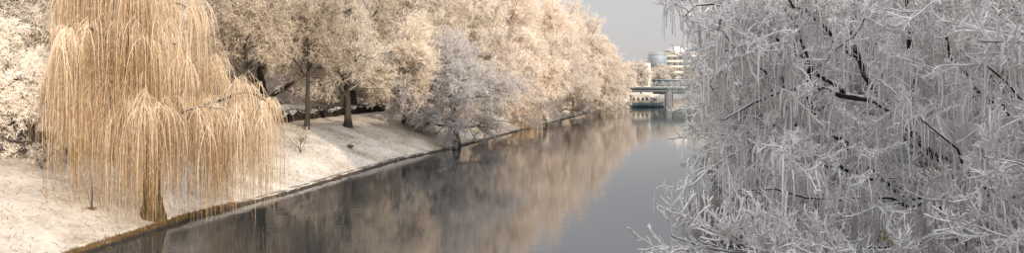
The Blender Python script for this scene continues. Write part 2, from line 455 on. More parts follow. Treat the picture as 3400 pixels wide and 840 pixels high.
for i, (y, d, s) in enumerate(far):
    x = float(xw(y))-d/.97
    lab = LF if i not in (2,) else 'frosted tree with bare dark trunk standing right at the waterline, mid left bank'
    if i == 2: dup(f3, (x, y, float(prof(d))-.05), 1.0, (s*1.05, s*1.05, s*1.1), lab, 'frosted tree with bare trunk')
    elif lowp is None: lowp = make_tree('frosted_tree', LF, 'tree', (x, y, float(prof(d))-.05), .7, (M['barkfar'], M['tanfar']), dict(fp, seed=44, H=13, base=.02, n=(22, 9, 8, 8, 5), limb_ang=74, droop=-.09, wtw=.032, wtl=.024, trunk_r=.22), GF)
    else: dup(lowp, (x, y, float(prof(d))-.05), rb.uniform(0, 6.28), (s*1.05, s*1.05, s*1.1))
def reeds():
    rng = np.random.default_rng(55); n = 900
    root = thing('reed_clump', 'golden dry reed clump at the waterline right of the grey waterside tree', 'reeds', (1.9, 117.5, .1))
    for nm, cnt, h, w in (('stems', n, 2.6, .022), ('leaves', 500, 1.5, .03)):
        P = np.zeros((cnt, 5, 3)); P[:, 0, :2] = rng.normal(0, 1, (cnt, 2))*[.9, 1.5]
        d = np.stack([rng.normal(0, .12, cnt), rng.normal(0, .12, cnt), np.ones(cnt)], 1)
        L = h*rng.uniform(.5, 1.15, cnt)
        for k in range(1, 5):
            d = unit(d); P[:, k] = P[:, k-1]+d*(L/4)[:, None]; d[:, :2] *= 1.35
        b = MB(); b.ribbons(P, const_r(P, w, w*.5), rng, rng.uniform(0, .8, (cnt, 1))*np.ones((1, 5))); b.build(nm, M['willow'], root)
reeds()
slim = None
for y, d in ((62.5, 9.6), (70, 8.2), (92.5, 7.2), (109, 4.2)):
    loc = (float(xw(y))-d/.97, y, float(prof(d))-.05)
    if slim is None: slim = make_tree('frosted_tree', 'slender frosted tree with a bare dark trunk on the upper snow slope', 'tree', loc, 0, (M['bark'], M['brown']),
        dict(fp, seed=49, H=15, base=.30, spread=4.6, trunk_r=.22, n=(12, 8, 8, 8, 4)), 'slender bare trunked trees on the slope')
    else: dup(slim, loc, rb.uniform(0, 6.28), (1, 1, rb.uniform(.9, 1.1)))
# undergrowth behind the hedge
bush0 = None
for i in range(22):
    y = 66+i*5.2+rb.uniform(-2, 2); d = rb.uniform(16, 23)+(3 if i < 8 else -3)
    x = float(xw(y))-d/.97; loc = (x, y, float(prof(d))-.05)
    if bush0 is None: bush0 = make_tree('frosted_bush', 'cream frosted bush in the undergrowth behind the hedge and the slope crest', 'bush', loc, 0, (M['bark'], M['tan']),
        dict(seed=66, H=4.2, spread=3.2, base=.03, n=(16, 9, 8, 7, 0), fork=.5, droop=-.03, wtw=.035, wtl=.02, trunk_r=.07, limb_ang=60), 'frosted bushes behind the hedge')
    else:
        s = rb.uniform(.8, 1.3); dup(bush0, loc, rb.uniform(0, 6.28), (s, s, s))

# ------------------------------------------------------------------ willow
def willow():
    rng = np.random.default_rng(77)
    root = thing('weeping_willow', 'golden weeping willow with frosted hanging strands and mossy trunk at the near left bank', 'tree')
    T = resample([(-17.45, 38.05, .2), (-17.42, 38.05, .6), (-17.5, 38.05, 2.2), (-17.4, 38.1, 4.0), (-17.9, 38.3, 6.2), (-18.4, 38.4, 8.8), (-18.5, 38.5, 11.5)], 16, rng, .02)
    R = np.interp(np.linspace(0, 1, 16), [0, .05, .16, .5, 1], [.66, .50, .40, .30, .14])[None]
    a = MB(); a.tubes(T, R, 12, .05, rng=rng, rough=.07); a.build('trunk', M['wbark'], root, True)
    limbs = [
        [(-17.45, 38.1, 3.6), (-16.5, 38.0, 4.7), (-15.2, 37.9, 5.6), (-13.8, 37.8, 6.25), (-12.6, 37.6, 6.45), (-11.8, 37.5, 6.1)],
        [(-17.5, 38.1, 4.2), (-16.4, 37.0, 5.0), (-15.1, 36.2, 5.7), (-13.8, 35.8, 5.9), (-12.7, 35.6, 5.6)],
        [(-17.45, 38.1, 3.9), (-16.1, 39.2, 5.1), (-14.6, 40.2, 6.0), (-13.3, 40.8, 6.4), (-12.5, 41.0, 6.2)],
        [(-17.8, 38.3, 6.0), (-17.2, 37.6, 7.9), (-16.4, 37.2, 8.9), (-15.8, 36.9, 8.8)],
        [(-17.8, 38.3, 5.6), (-18.9, 37.6, 7.4), (-19.7, 37.1, 8.5), (-20.3, 36.7, 8.6), (-20.8, 36.5, 8.2)],
        [(-18.0, 38.3, 6.4), (-19.3, 38.6, 8.4), (-20.2, 39.0, 9.9), (-21.1, 39.2, 10.2), (-21.8, 39.3, 9.8)],
        [(-18.3, 38.4, 7.6), (-17.7, 37.3, 9.2), (-17.2, 36.3, 9.8), (-16.8, 35.6, 9.3)],
        [(-18.3, 38.4, 7.2), (-18.7, 37.0, 8.9), (-19.3, 35.8, 9.5), (-19.9, 35.0, 9.0)],
        [(-18.3, 38.4, 8.6), (-17.5, 38.6, 10.2), (-16.7, 38.8, 11.0), (-16.0, 39.0, 10.6)],
        [(-18.4, 38.4, 9.2), (-19.4, 38.2, 11.0), (-20.6, 38.0, 12.0), (-21.7, 37.9, 11.7)],
        [(-18.4, 38.4, 9.8), (-18.1, 37.3, 11.4), (-17.6, 36.5, 12.2), (-17.1, 35.9, 11.9)],
        [(-18.5, 38.5, 10.6), (-18.6, 39.3, 12.3), (-18.5, 40.2, 13.2), (-18.2, 41.0, 12.8)],
        [(-18.5, 38.5, 11.0), (-18.9, 38.0, 12.8), (-19.4, 37.4, 13.6), (-19.9, 36.9, 13.3)],
        [(-17.5, 38.1, 4.6), (-18.4, 36.9, 6.0), (-19.3, 36.2, 6.9), (-20.2, 35.8, 6.6)],
        [(-17.6, 38.1, 4.9), (-17.0, 36.9, 5.9), (-16.5, 35.9, 6.4), (-16.1, 35.2, 6.2)],
        [(-18.0, 38.3, 6.2), (-19.0, 39.7, 8.0), (-20.2, 41.0, 9.0), (-21.2, 41.8, 8.7)],
        [(-17.6, 38.2, 5.2), (-17.0, 39.6, 7.0), (-16.4, 40.9, 8.2), (-15.9, 41.8, 8.2)],
    ]
    P = np.concatenate([resample(l, 10, rng, .05) for l in limbs])
    RR = const_r(P, .15, .03)
    for k in range(len(P)):
        b = MB(); b.tubes(P[k:k+1], RR[k:k+1]*(.55 if k in (1, 14) else 1), 6, .5 if k in (1, 14) else .22); b.build('limb', M['bark'], root, True)
    # bare pale side branch low on the trunk
    q = resample([(-17.6, 38, 2.9), (-18.0, 37.6, 3.1), (-18.4, 37.4, 2.6), (-18.55, 37.3, 1.9)], 8, rng, .01)
    br, brr = spawn(rng, P, RR, 9, (.28, 1.), (55, 20), 1.0, .35, .3, 6, .16, -.16, .5, .035, .3, up0=.42)
    br2, brr2 = spawn(rng, br, brr, 5, (.3, 1.), (48, 18), .85, .4, .3, 5, .2, -.16, .6, .016, .4, up0=.25)
    c = MB(); c.tubes(q, const_r(q, .05, .015), 5, .9); c.tubes(br, brr, 4, .3); c.tubes(br2, brr2, 3, .75)
    c.build('branches', M['willow'], root, True)
    s = MB()
    def L(S, tt): return np.maximum(.5, np.minimum(rng.uniform(.5, 6.2, len(S)), S[:, 2]-rng.uniform(.0, 2.0, len(S))))
    for src, sr, n in ((br2, brr2, 13), (br, brr, 10)):
        st, _ = spawn(rng, src, sr, n, (.15, 1.), (50, 20), L, .0, .0, 10, .045, -.9, 1., bias=(0, 0, -1.3))
        # first step short: strands turn down at once
        fr = np.interp(np.linspace(0, 1, 10), [0, .28, 1], [1.25, .72, .15])[None]*np.ones((len(st), 1))
        fr = fr+rng.uniform(-.25, .25, (len(st), 1))
        w = np.linspace(.0082, .0045, 10)[None]*rng.uniform(.6, 1.6, (len(st), 1))
        s.ribbons(st, w, rng, fr)
        lt, _ = spawn(rng, st, const_r(st, .01, .01), 5, (.02, .9), (38, 15), .18, .3, .0, 3, .1, -.25, 1.)
        s.ribbons(lt, const_r(lt, .008, .003), rng, rng.uniform(.2, .9, (len(lt), 1))*np.ones((1, 3)))
    s.build('hanging_strands', M['willow'], root)
willow()

# ------------------------------------------------------------------ far left tree, sapling, shrubs, hedge, stone
make_tree('frosted_tree', 'white frosted bushy tree with short dark leaning trunk at the far left', 'tree', (-24.9, 41.5, 2.75), .5, (M['bark'], M['tanw']),
          dict(seed=61, H=7.2, spread=3.0, base=.16, n=(15, 9, 8, 8, 5), fork=.6, droop=-.04, wtw=.017, wtl=.012, lean=(-1.6, .3), trunk_r=.2, limb_ang=64))
make_tree('frosted_tree', 'tall cream frosted tree rising behind the short leaning tree at the far left', 'tree', (-29.5, 49, 3.2), 2.5, (M['bark'], M['tanw']),
          dict(seed=62, H=15, spread=5.2, base=.1, n=(16, 9, 8, 8, 5), fork=.6, droop=-.04, wtw=.02, wtl=.014, limb_ang=62))
make_tree('frosted_shrub', 'low white frosted shrub beneath the short leaning trunk at the far left', 'shrub', (-24.0, 40.0, 2.55), .5, (M['bark'], M['tanw']),
          dict(seed=63, H=1.2, spread=1.0, base=.05, n=(10, 6, 5, 5, 0), fork=.4, droop=-.02, wtw=.007, wtl=.006, trunk_r=.03))
lb = None
for x, y, s in ((-26.6, 43.5, .95), (-28.2, 41.5, 1.0), (-25.2, 45.5, 1.05), (-30, 45, 1.2), (-23.2, 46.5, .9)):
    loc = (x, y, ground(x, y)-.05)
    if lb is None: lb = make_tree('frosted_bush', 'pale frosted bush on the snowy crest at the far left behind the willow', 'bush', loc, 0, (M['bark'], M['tanw']),
        dict(seed=67, H=3.6, spread=2.6, base=.03, n=(14, 9, 8, 7, 0), fork=.5, droop=-.03, wtw=.018, wtl=.012, trunk_r=.06, limb_ang=60), 'frosted bushes at the far left')
    else: dup(lb, loc, rb.uniform(0, 6.28), (s, s, s))
def sapling():
    rng = np.random.default_rng(9)
    root = thing('sapling', 'thin dark upright sapling stem standing in snow left of the willow trunk', 'sapling', (-19.45, 36.25, 1.05))
    t = resample([(0, 0, -.1), (.01, 0, .5), (-.02, .01, 1.6), (-.03, 0, 2.6), (-.05, 0, 3.3)], 9, rng, .01)
    a = MB(); a.tubes(t, const_r(t, .035, .012), 6, -.2); a.build('trunk', M['bark'], root, True)
    br, brr = spawn(rng, t, const_r(t, .03, .012), 8, (.55, 1.), (40, 10), .7, .3, .3, 4, .1, 0, .5)
    c = MB(); c.tubes(br, np.maximum(brr, .005), 3, .5); c.build('crown', M['tan'], root)
    g = MB(); n = 60; Q = np.zeros((n, 3, 3)); Q[:, 0, :2] = rng.normal(0, .09, (n, 2)); Q[:, 0, 2] = -.05
    d = np.stack([rng.normal(0, .6, n), rng.normal(0, .6, n), np.ones(n)], 1)*.1; Q[:, 1] = Q[:, 0]+d; Q[:, 2] = Q[:, 1]+d*[1.5, 1.5, .3]
    g.ribbons(Q, const_r(Q, .012, .005), rng, .2); g.build('base_grass', M['grass'], root)
sapling()
sh = make_tree('frosted_shrub', 'small brown twiggy shrub on the snow slope just right of the willow', 'shrub', (-16.0, 59.2, 1.72), 0, (M['bark'], M['tan']),
          dict(seed=64, H=1.6, spread=1.4, base=.04, n=(9, 5, 4, 3, 0), fork=.3, droop=-.04, wtw=.010, wtl=.006, trunk_r=.045))
def rock(name, label, loc, s, seed):
    import bmesh
    bm = bmesh.new(); bmesh.ops.create_icosphere(bm, subdivisions=3, radius=1)
    r = np.random.default_rng(seed); ph = r.uniform(0, 6, 6)
    for v in bm.verts:
        c = v.co; k = 1+.16*math.sin(3*c.x+ph[0])*math.sin(2.6*c.y+ph[1])+.1*math.sin(5*c.z+ph[2]+2*c.x)
        v.co = Vector((c.x*s[0]*k, c.y*s[1]*k, max(c.z, -.4)*s[2]*k))
    me = bpy.data.meshes.new(name); bm.to_mesh(me); bm.free(); me.materials.append(M['stone'])
    o = link(bpy.data.objects.new(name, me)); o.location = loc
    return tag(o, label, 'stone')
rock('stone', 'small dark stone lying on the shaded snow slope', (-13.85, 67.05, 1.42), (.36, .25, .16), 2)
def hedge():
    root = thing('hedge', 'low dark hedge with snow on top along the crest of the slope', 'hedge')
    rng = np.random.default_rng(31); n = 26000
    t = rng.random(n); ax = np.array([-22.6, 70.]); bx = np.array([-16.9, 101.5])
    c = ax+(bx-ax)*t[:, None]; nrm = np.array([.98, -.18])
    P = np.zeros((n, 3, 3)); P[:, 0, :2] = c+nrm*rng.uniform(-.45, .45, n)[:, None]
    hz = .78+.13*np.sin(t*37)+.1*np.sin(t*91+1)
    P[:, 0, 2] = 3.1+rng.random(n)**.7*hz
    d = unit(rng.normal(size=(n, 3))+[0, 0, .6])*rng.uniform(.12, .3, n)[:, None]
    P[:, 1] = P[:, 0]+d; P[:, 2] = P[:, 1]+d*.8+rng.normal(0, .03, (n, 3))
    b = MB(); b.ribbons(P, const_r(P, .028, .012), rng, .18); b.build('foliage', M['hedge'], root)
    b = MB(); K = 60; V = []; q = []
    for i in range(K+1):
        tt = i/K; p = ax+(bx-ax)*tt; h = 3.12+.78+.13*math.sin(tt*37)+.1*math.sin(tt*91+1)
        for o, z in ((-.48, 0), (-.3, .12), (0, .17), (.3, .12), (.46, 0)):
            V.append((p[0]+nrm[0]*o+rng.normal(0, .04), p[1]+nrm[1]*o, h+z+rng.normal(0, .02)))
    for i in range(K):
        for j in range(4): q.append((i*5+j, i*5+j+1, i*5+j+6, i*5+j+5))
    b.add(V, q); b.build('snow_cap', M['csnow'], root, True)
hedge()

# ------------------------------------------------------------------ right tree
LIMBS = [
 [(9.52, 13.6, 4.76), (7.25, 13, 5.63), (5.82, 12, 6.55), (4.87, 11.5, 6.83), (3.89, 11, 6.88), (3.2, 10.5, 6.75), (2.75, 10.2, 6.5)],
 [(8.4, 13.4, 4.33), (5.68, 12, 5.43), (4.82, 11.5, 6.17), (4.23, 11, 6.54), (4.19, 11, 7.14), (4.02, 11, 7.77), (3.64, 11, 8.32)],
 [(6.59, 12.6, 6.11), (6.39, 12.5, 6.72), (6.4, 12.5, 7.59), (6.3, 12.5, 8.69), (6.2, 12.5, 9.75)],
 [(5.82, 12, 6.55), (5.35, 12, 7.15), (5.25, 12, 7.79), (5.27, 12, 8.62), (5.17, 12, 9.64)],
 [(5.28, 12, 7.38), (4.73, 11.6, 7.68), (4.3, 11.3, 8.01), (3.64, 11, 8.4), (3.13, 11, 8.57)],
 [(4.87, 11.5, 6.83), (3.98, 11, 7.39), (3.18, 10.6, 7.82), (2.7, 10.4, 8.11), (2.4, 10.2, 8.02), (2.2, 10, 7.85)],
 [(8.4, 13.4, 4.33), (5.53, 11.5, 4.53), (3.54, 10, 4.85), (2.75, 9.4, 4.95), (2.1, 9, 5.15)],
 [(8.5, 13.4, 4.59), (6.69, 12, 5.02), (5.29, 11, 5.36), (4.24, 10.5, 5.47), (3.35, 10.2, 5.62), (2.85, 10, 5.6)],
 [(9.52, 13.6, 5.08), (8.5, 13, 6.26), (7.15, 12, 6.82), (6.5, 11.5, 7.27), (6.26, 11.3, 7.7)],
 [(9.62, 13.6, 5.28), (9.03, 13.5, 6.85), (8.78, 13.5, 7.89), (8.34, 13.3, 8.8), (8.0, 13, 9.86)],
 [(8.75, 13, 4.36), (6.56, 11, 5.53), (5.78, 10.3, 6.18), (5.23, 10, 6.51)],
 [(3.89, 11, 6.88), (3.22, 10.6, 7.27), (2.8, 10.3, 7.38), (2.5, 10, 7.2)],
 [(9.62, 13.6, 5.28), (7.53, 11, 6.37), (6.46, 10, 6.89), (5.83, 9.6, 7.19)],
 [(8.6, 13.4, 4.1), (6.5, 12, 4.2), (4.8, 11, 4.4), (3.4, 10.3, 4.65)],
 [(9.0, 13, 4.3), (7.5, 11, 4.25), (6.2, 9.9, 4.45), (5.2, 9.3, 4.75)],
 [(5.68, 12, 5.43), (4.48, 11, 5.78), (3.67, 10.6, 6.15), (3.2, 10.4, 6.25), (2.8, 10.2, 6.0)],
]
LR = [(.15, .02), (.13, .02), (.07, .03), (.07, .03), (.045, .012), (.05, .012), (.045, .006), (.06, .012), (.07, .02), (.09, .04), (.05, .012), (.025, .01), (.05, .012), (.07, .012), (.06, .012), (.04, .01)]
def right_tree():
    rng = np.random.default_rng(303)
    root = thing('frosted_tree', 'large grey white frosted tree with dark limbs and hanging icy twigs filling the right foreground', 'tree')
    T = resample([(11.2, 14.4, .4), (10.9, 14.2, 1.6), (10.2, 13.9, 3.4), (9.6, 13.6, 5.2), (9.7, 13.6, 7.5), (9.9, 13.6, 10.5)], 14, rng, .03)
    R = np.interp(np.linspace(0, 1, 14), [0, .08, .5, 1], [.62, .42, .32, .12])[None]
    a = MB(); a.tubes(T, R, 12, .0, rng=rng, rough=.06); a.build('trunk', M['barkr'], root, True)
    P = np.concatenate([resample(l, 14, rng, .035) for l in LIMBS])
    RR = np.stack([np.linspace(r0, r1, 14) for r0, r1 in LR])
    for k in range(len(P)):
        b = MB(); b.tubes(P[k:k+1], .8*RR[k:k+1]*(1+rng.uniform(-.12, .12, (1, 14))), 8, .06, rng=rng, rough=.1); b.build('limb', M['barkr'], root, True)
    def keep(P, R):
        # the crown does not reach past its last limbs over the water
        e = P[:, -1]; q = e[:, 0]/e[:, 1]; lo = np.where(e[:, 2] < 5.65, .172, np.where(e[:, 2] > 7.4, .192, .208))+rng.normal(0, .007, len(e))
        k = q > lo; return P[k], R[k]
    c = MB()
    # side branches, mostly spreading left and towards the water, drooping
    b1, r1 = keep(*spawn(rng, P, RR, 17, (.10, 1.), (55, 18), 1.25, .35, .35, 9, .11, -.03, .45, .022, .45, flat=(1, .6, 1), up0=.1))
    c.tubes(b1, np.maximum(r1, .011)*rng.uniform(.8, 1.3, (len(r1), 1)), 5, .5, rng=rng, rough=.25)
    b2, r2 = keep(*spawn(rng, b1, r1, 8, (.12, 1.), (45, 16), .5, .4, .25, 6, .17, -.02, .7, .013, .5, up0=.05))
    c.tubes(b2, np.maximum(r2, .0085)*rng.uniform(.7, 1.4, (len(r2), 1)), 4, .7, rng=rng, rough=.35)
    # short stubby spur twigs thick with frost
    b3, r3 = spawn(rng, b2, r2, 8, (.08, 1.), (55, 18), .13, .4, .2, 4, .25, .05, .8, .009, .6, up0=.2)
    c.tubes(b3, np.maximum(r3, .0062)*rng.uniform(.7, 1.4, (len(r3), 1)), 3, .9, rng=rng, rough=.35)
    sp_, _ = spawn(rng, b3, r3, 5, (.05, 1.), (60, 18), .045, .4, .2, 2, 0, 0, 1.)
    c.ribbons(sp_, const_r(sp_, .006, .003), rng, .95)
    # pendulous twigs cased in ice
    for src, sr, n, Lm in ((b1, r1, 8, .44), (b2, r2, 2, .34)):
        h, hr = spawn(rng, src, sr, n, (.1, .98), (75, 20), lambda S, tt: Lm*rng.uniform(.3, 1.5, len(S)), .0, .0, 6, .04, -1.6, 1., bias=(0, 0, -1.))
        h, hr = keep(h, hr)
        w = np.linspace(.0095, .007, 6)[None]*rng.uniform(.5, 1.6, (len(h), 1))
        c.tubes(h, w, 3, .8, rng=rng, rough=.4)
    # boughs on the near right side: long arching sprays thick with frost, their tips turned up
    sprays = [
        [(9.5, 13, 5.0), (7.8, 10.8, 5.6), (6.6, 9.8, 5.9), (5.6, 9.3, 6.1)],
        [(10, 13.5, 6.5), (8.2, 11, 7.2), (6.9, 10, 7.35), (5.7, 9.5, 7.5)],
        [(9.8, 13.5, 7.5), (8, 11.5, 8.3), (6.5, 10.5, 8.4), (5.2, 10, 8.2)],
        [(9.2, 13, 4.6), (7.4, 10.5, 4.9), (6.3, 9.6, 5.0), (5.3, 9.2, 5.35)],
        [(9.9, 13.5, 5.8), (8.3, 11, 6.3), (7.2, 10, 6.5), (6.2, 9.4, 6.7)],
        [(10, 13.5, 6.9), (8.6, 12, 7.7), (7.6, 11, 7.9), (6.7, 10.4, 7.9)],
        [(5.53, 11.5, 4.4), (3.54, 10, 4.72), (2.6, 9.4, 4.9), (1.84, 9.05, 5.2)],
        [(6, 11, 4.25), (4.2, 9.8, 4.55), (3.2, 9.2, 4.85), (2.45, 8.8, 5.2)],
        [(6.5, 10.5, 4.3), (5, 9.6, 4.5), (4, 9.2, 4.7), (3.2, 9, 5.1)]]
    S = np.concatenate([resample(l, 12, rng, .03) for l in sprays]); SR = const_r(S, .045, .012)
    for k in range(len(S)):
        b = MB(); b.tubes(S[k:k+1], SR[k:k+1], 7, .4, rng=rng, rough=.15); b.build('limb', M['barkr'], root, True)
    a1, ar1 = spawn(rng, S, SR, 18, (.2, 1.), (36, 14), lambda S_, t_: np.where(S_[:, 2] < 5.3, .62, .9), .35, .3, 9, .10, .015, .5, .018, .5, flat=(1, .7, .8), up0=.05)
    a1, ar1 = keep(a1, ar1)
    c.tubes(a1, np.maximum(ar1, .014), 5, .75, rng=rng, rough=.3)
    a2, ar2 = spawn(rng, a1, ar1, 7, (.15, 1.), (40, 14), .36, .4, .25, 6, .14, .07, .7, .013, .6, up0=.1)
    c.tubes(a2, np.maximum(ar2, .0115), 4, .95, rng=rng, rough=.35)
    a3, ar3 = spawn(rng, a2, ar2, 6, (.1, 1.), (50, 16), .10, .4, .2, 3, .2, .1, .8, .009, .7, up0=.25)
    c.tubes(a3, np.maximum(ar3, .008), 3, 1.05, rng=rng, rough=.35)
    c.build('crown', M['white'], root)
    # last yellow leaves low in the crown
    y = MB(); n = 34; Q = np.zeros((n, 3, 3)); Q[:, 0] = np.array([5.12, 10.6, 4.86])+rng.normal(0, .06, (n, 3))
    d = unit(rng.normal(size=(n, 3)))*.03; Q[:, 1] = Q[:, 0]+d; Q[:, 2] = Q[:, 1]+d
    W = np.array([[.006, .018, .004]])*np.ones((n, 1)); y.ribbons(Q, W, rng, .2); y.build('yellow_leaves', M['yleaf'], root)
right_tree()
rt2 = dict(seed=81, H=13, spread=5.4, base=.08, n=(18, 9, 8, 8, 4), fork=.6, droop=-.07, wtw=.014, wtl=.009, limb_ang=66, trunk_r=.34)
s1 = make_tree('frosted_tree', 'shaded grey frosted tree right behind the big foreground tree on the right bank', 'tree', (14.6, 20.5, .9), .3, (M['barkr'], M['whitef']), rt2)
rs0 = None
for i, (y, d) in enumerate([(17, 1.5), (20.5, 1.2), (23.5, 2.4), (26.5, 1.1), (29, 2.6), (32, 1.2), (35.5, 2.2), (39, 1.4)]):
    loc = (float(xw(y))+WIDTH+d, y, float(prof(d))-.05)
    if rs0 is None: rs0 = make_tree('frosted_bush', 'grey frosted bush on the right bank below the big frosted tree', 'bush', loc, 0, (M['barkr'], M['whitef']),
        dict(seed=84, H=3.0, spread=2.3, base=.03, n=(16, 9, 8, 6, 0), fork=.5, droop=-.03, wtw=.014, wtl=.01, trunk_r=.05, limb_ang=62), 'frosted bushes along the right bank')
    else: dup(rs0, loc, rb.uniform(0, 6.28), (rb.uniform(.85, 1.25),)*3)
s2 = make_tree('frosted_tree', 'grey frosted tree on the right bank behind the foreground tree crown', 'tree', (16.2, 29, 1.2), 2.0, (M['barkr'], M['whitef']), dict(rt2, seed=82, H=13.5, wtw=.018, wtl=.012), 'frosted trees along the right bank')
for i, (y, d, s) in enumerate([(40, 3.5, .95), (51, 3, 1.0), (63, 4, .95), (76, 3.5, 1.0), (92, 4, .95), (112, 4, .95), (135, 4.5, .9), (160, 5, .9), (190, 6, .85)]):
    x = float(xw(y))+WIDTH+d/.97
    dup((s2, s1)[i % 2], (x, y, float(prof(d))-.05), rb.uniform(0, 6.28), (s, s, s), s2['label'], 'frosted trees along the right bank')

# ------------------------------------------------------------------ buildings
def window_mesh(w, h):
    b = MB(); t = .09
    b.box(-w/2, -w/2+t, -.06, .04, 0, h); b.box(w/2-t, w/2, -.06, .04, 0, h)
    b.box(-w/2+t, w/2-t, -.06, .04, 0, t); b.box(-w/2+t, w/2-t, -.06, .04, h-t, h)
    f = b.mesh('window'); f.materials.append(M['slab'])
    b = MB(); b.box(-w/2+t, w/2-t, -.02, .02, t, h-t); p = b.mesh('pane'); p.materials.append(M['glass'])
    return f, p
def block(name, label, loc, rz, w, dpt, H, storeys, wall, nx, faces, group=None):
    root = thing(name, label, 'building', loc, rz, group)
    b = MB(); b.box(-w/2, w/2, -dpt/2, dpt/2, -.5, H); b.build('wall', wall, root)
    b = MB(); b.box(-w/2-.3, w/2+.3, -dpt/2-.3, dpt/2+.3, H+.004, H+.4); b.box(-w*.15, w*.15, -dpt*.2, dpt*.2, H+.404, H+2.2); b.build('roof', M['csnow'], root)
    f, p = window_mesh(1.5, 1.6); sh_ = H/storeys
    for (ax, sgn, L) in faces:
        for i in range(nx if ax == 'x' else max(2, int(nx*dpt/w))):
            m = nx if ax == 'x' else max(2, int(nx*dpt/w))
            for k in range(storeys):
                u = -L/2+L*(i+.5)/m; z = k*sh_+.9
                o = bpy.data.objects.new('window', f); link(o, root)
                q = bpy.data.objects.new('pane', p); link(q, o)
                if ax == 'x': o.location = (u, sgn*(dpt/2+.045), z)
                else: o.location = (sgn*(w/2+.045), u, z); o.rotation_euler = (0, 0, PI/2)
    return root
# right bank: two unseen blocks added to cast shade, one behind the trees
block('grey_block', 'unseen grey block added right of view to shade the big foreground tree', (19.2, -3.8, 3.2), .585, 20, 11, 9.0, 3, M['grey_wall'], 7, [('x', 1, 26)])
block('grey_block', 'taller unseen grey block added right of view to shade the slope and right bank trees', (34.3, 13.2, 3.4), .585, 24, 11, 22, 7, M['grey_wall'], 7, [('x', 1, 24)])
block('grey_block', 'long grey apartment block glimpsed through twigs behind the right bank trees', (46, 86, 3.4), 1.25, 33, 11, 17, 6, M['grey_wall'], 10, [('x', 1, 33)])
# left, behind the dense tree row
block('grey_block', 'pale grey block half hidden behind the tall frosted trees on the left', (-50, 128, 3.5), -.22, 30, 12, 13, 4, M['grey_wall'], 9, [('x', -1, 30)])

def far_building():
    root = thing('office_building', 'cream multi storey building with banded windows and bluish glass corner beyond the bridge', 'building', (92.5, 430, 3.8), -.05)
    W, D = 37, 18; x0 = -17.5
    b = MB(); b.box(x0+.6, x0+W-.6, -D/2+.6, D/2, -1, 17.2); b.build('wall', M['render'], root)
    for k in range(6):
        z = k*3.0+1.9
        b = MB(); b.box(x0, x0+W, -D/2, D/2+.2, z-.15, z+1.25); b.build('floor_slab', M['slab'], root)
    for k in range(5):
        z = k*3.0+3.15
        for i in range(9):
            b = MB(); xx = x0+9.2+i*3.1
            b.box(xx, xx+2.7, -D/2+.4, -D/2+.58, z+.06, z+1.54); b.build('window', M['glass'], root)
    b = MB(); b.box(x0-.3, x0+8.8, -D/2-.5, -D/2+6, 11.5, 19.6); b.build('glass_corner', M['bglass'], root)
    for k in range(3):
        b = MB(); b.box(x0-.4, x0+8.9, -D/2-.6, -D/2+6.1, 12.9+k*2.7, 13.2+k*2.7); b.build('mullion', M['rail'], root)
    b = MB(); b.box(x0-.5, x0+W+.4, -D/2-.8, D/2+.5, 18.4, 18.8); b.box(x0+10, x0+W+.2, -D/2-.4, D/2, 18.804, 19.4); b.build('roof', M['slab'], root)
    b = MB(); b.box(x0+11, x0+20, -D/2+2, D/2-2, 19.404, 21.7); b.box(x0+13, x0+16, -D/2+3, D/2-3, 21.704, 22.6); b.build('roof_house', M['csnow'], root)
far_building()
def low_building():
    root = thing('flat_roofed_house', 'low pale house with dark flat roof edge beside the left trees beyond the bridge', 'building', (62, 395, 3.8))
    b = MB(); b.box(-7, 7, -5, 5, -.5, 13.0); b.build('wall', M['slab'], root)
    b = MB(); b.box(-7.4, 7.4, -5.4, 5.4, 13.004, 13.7); b.build('roof', M['girder'], root)
    f, p = window_mesh(1.6, 1.6)
    for k in range(4):
        for i in range(4):
            o = bpy.data.objects.new('window', f); link(o, root); o.location = (-5+i*3.3, -5.05, 1.2+k*3)
            q = bpy.data.objects.new('pane', p); link(q, o)
low_building()
# frosted trees in front of the building beyond the bridge
ft = dict(seed=91, H=9.5, spread=4.4, base=.1, n=(12, 7, 6, 7, 3), fork=.55, droop=-.03, wtw=.05, wtl=.035, limb_ang=60)
LFAR = 'pale frosted tree beyond the bridge in front of the distant building'
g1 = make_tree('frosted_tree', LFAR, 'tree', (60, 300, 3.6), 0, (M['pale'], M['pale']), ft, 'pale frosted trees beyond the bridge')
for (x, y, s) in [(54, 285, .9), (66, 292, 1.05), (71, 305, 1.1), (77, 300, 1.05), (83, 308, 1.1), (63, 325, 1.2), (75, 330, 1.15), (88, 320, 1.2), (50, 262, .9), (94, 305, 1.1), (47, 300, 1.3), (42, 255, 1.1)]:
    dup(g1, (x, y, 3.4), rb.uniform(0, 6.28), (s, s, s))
def shed():
    root = thing('shed', 'low blue grey building standing behind the bridge railing', 'building', (52.5, 262, 3.5), -.12)
    b = MB(); b.box(-5.2, 5.2, -3, 3, -.5, 4.1); b.build('wall', M['girder'], root)
    b = MB(); b.prism([(-5.6, -3.5), (5.6, -3.5), (5.6, 3.5), (-5.6, 3.5)], 4.104, 4.45); b.build('roof', M['rail'], root)
    f, p = window_mesh(1.4, 1.3)
    for i in range(5):
        o = bpy.data.objects.new('window', f); link(o, root); o.location = (-4+i*2, -3.045, 1.9)
        q = bpy.data.objects.new('pane', p); link(q, o)
shed()

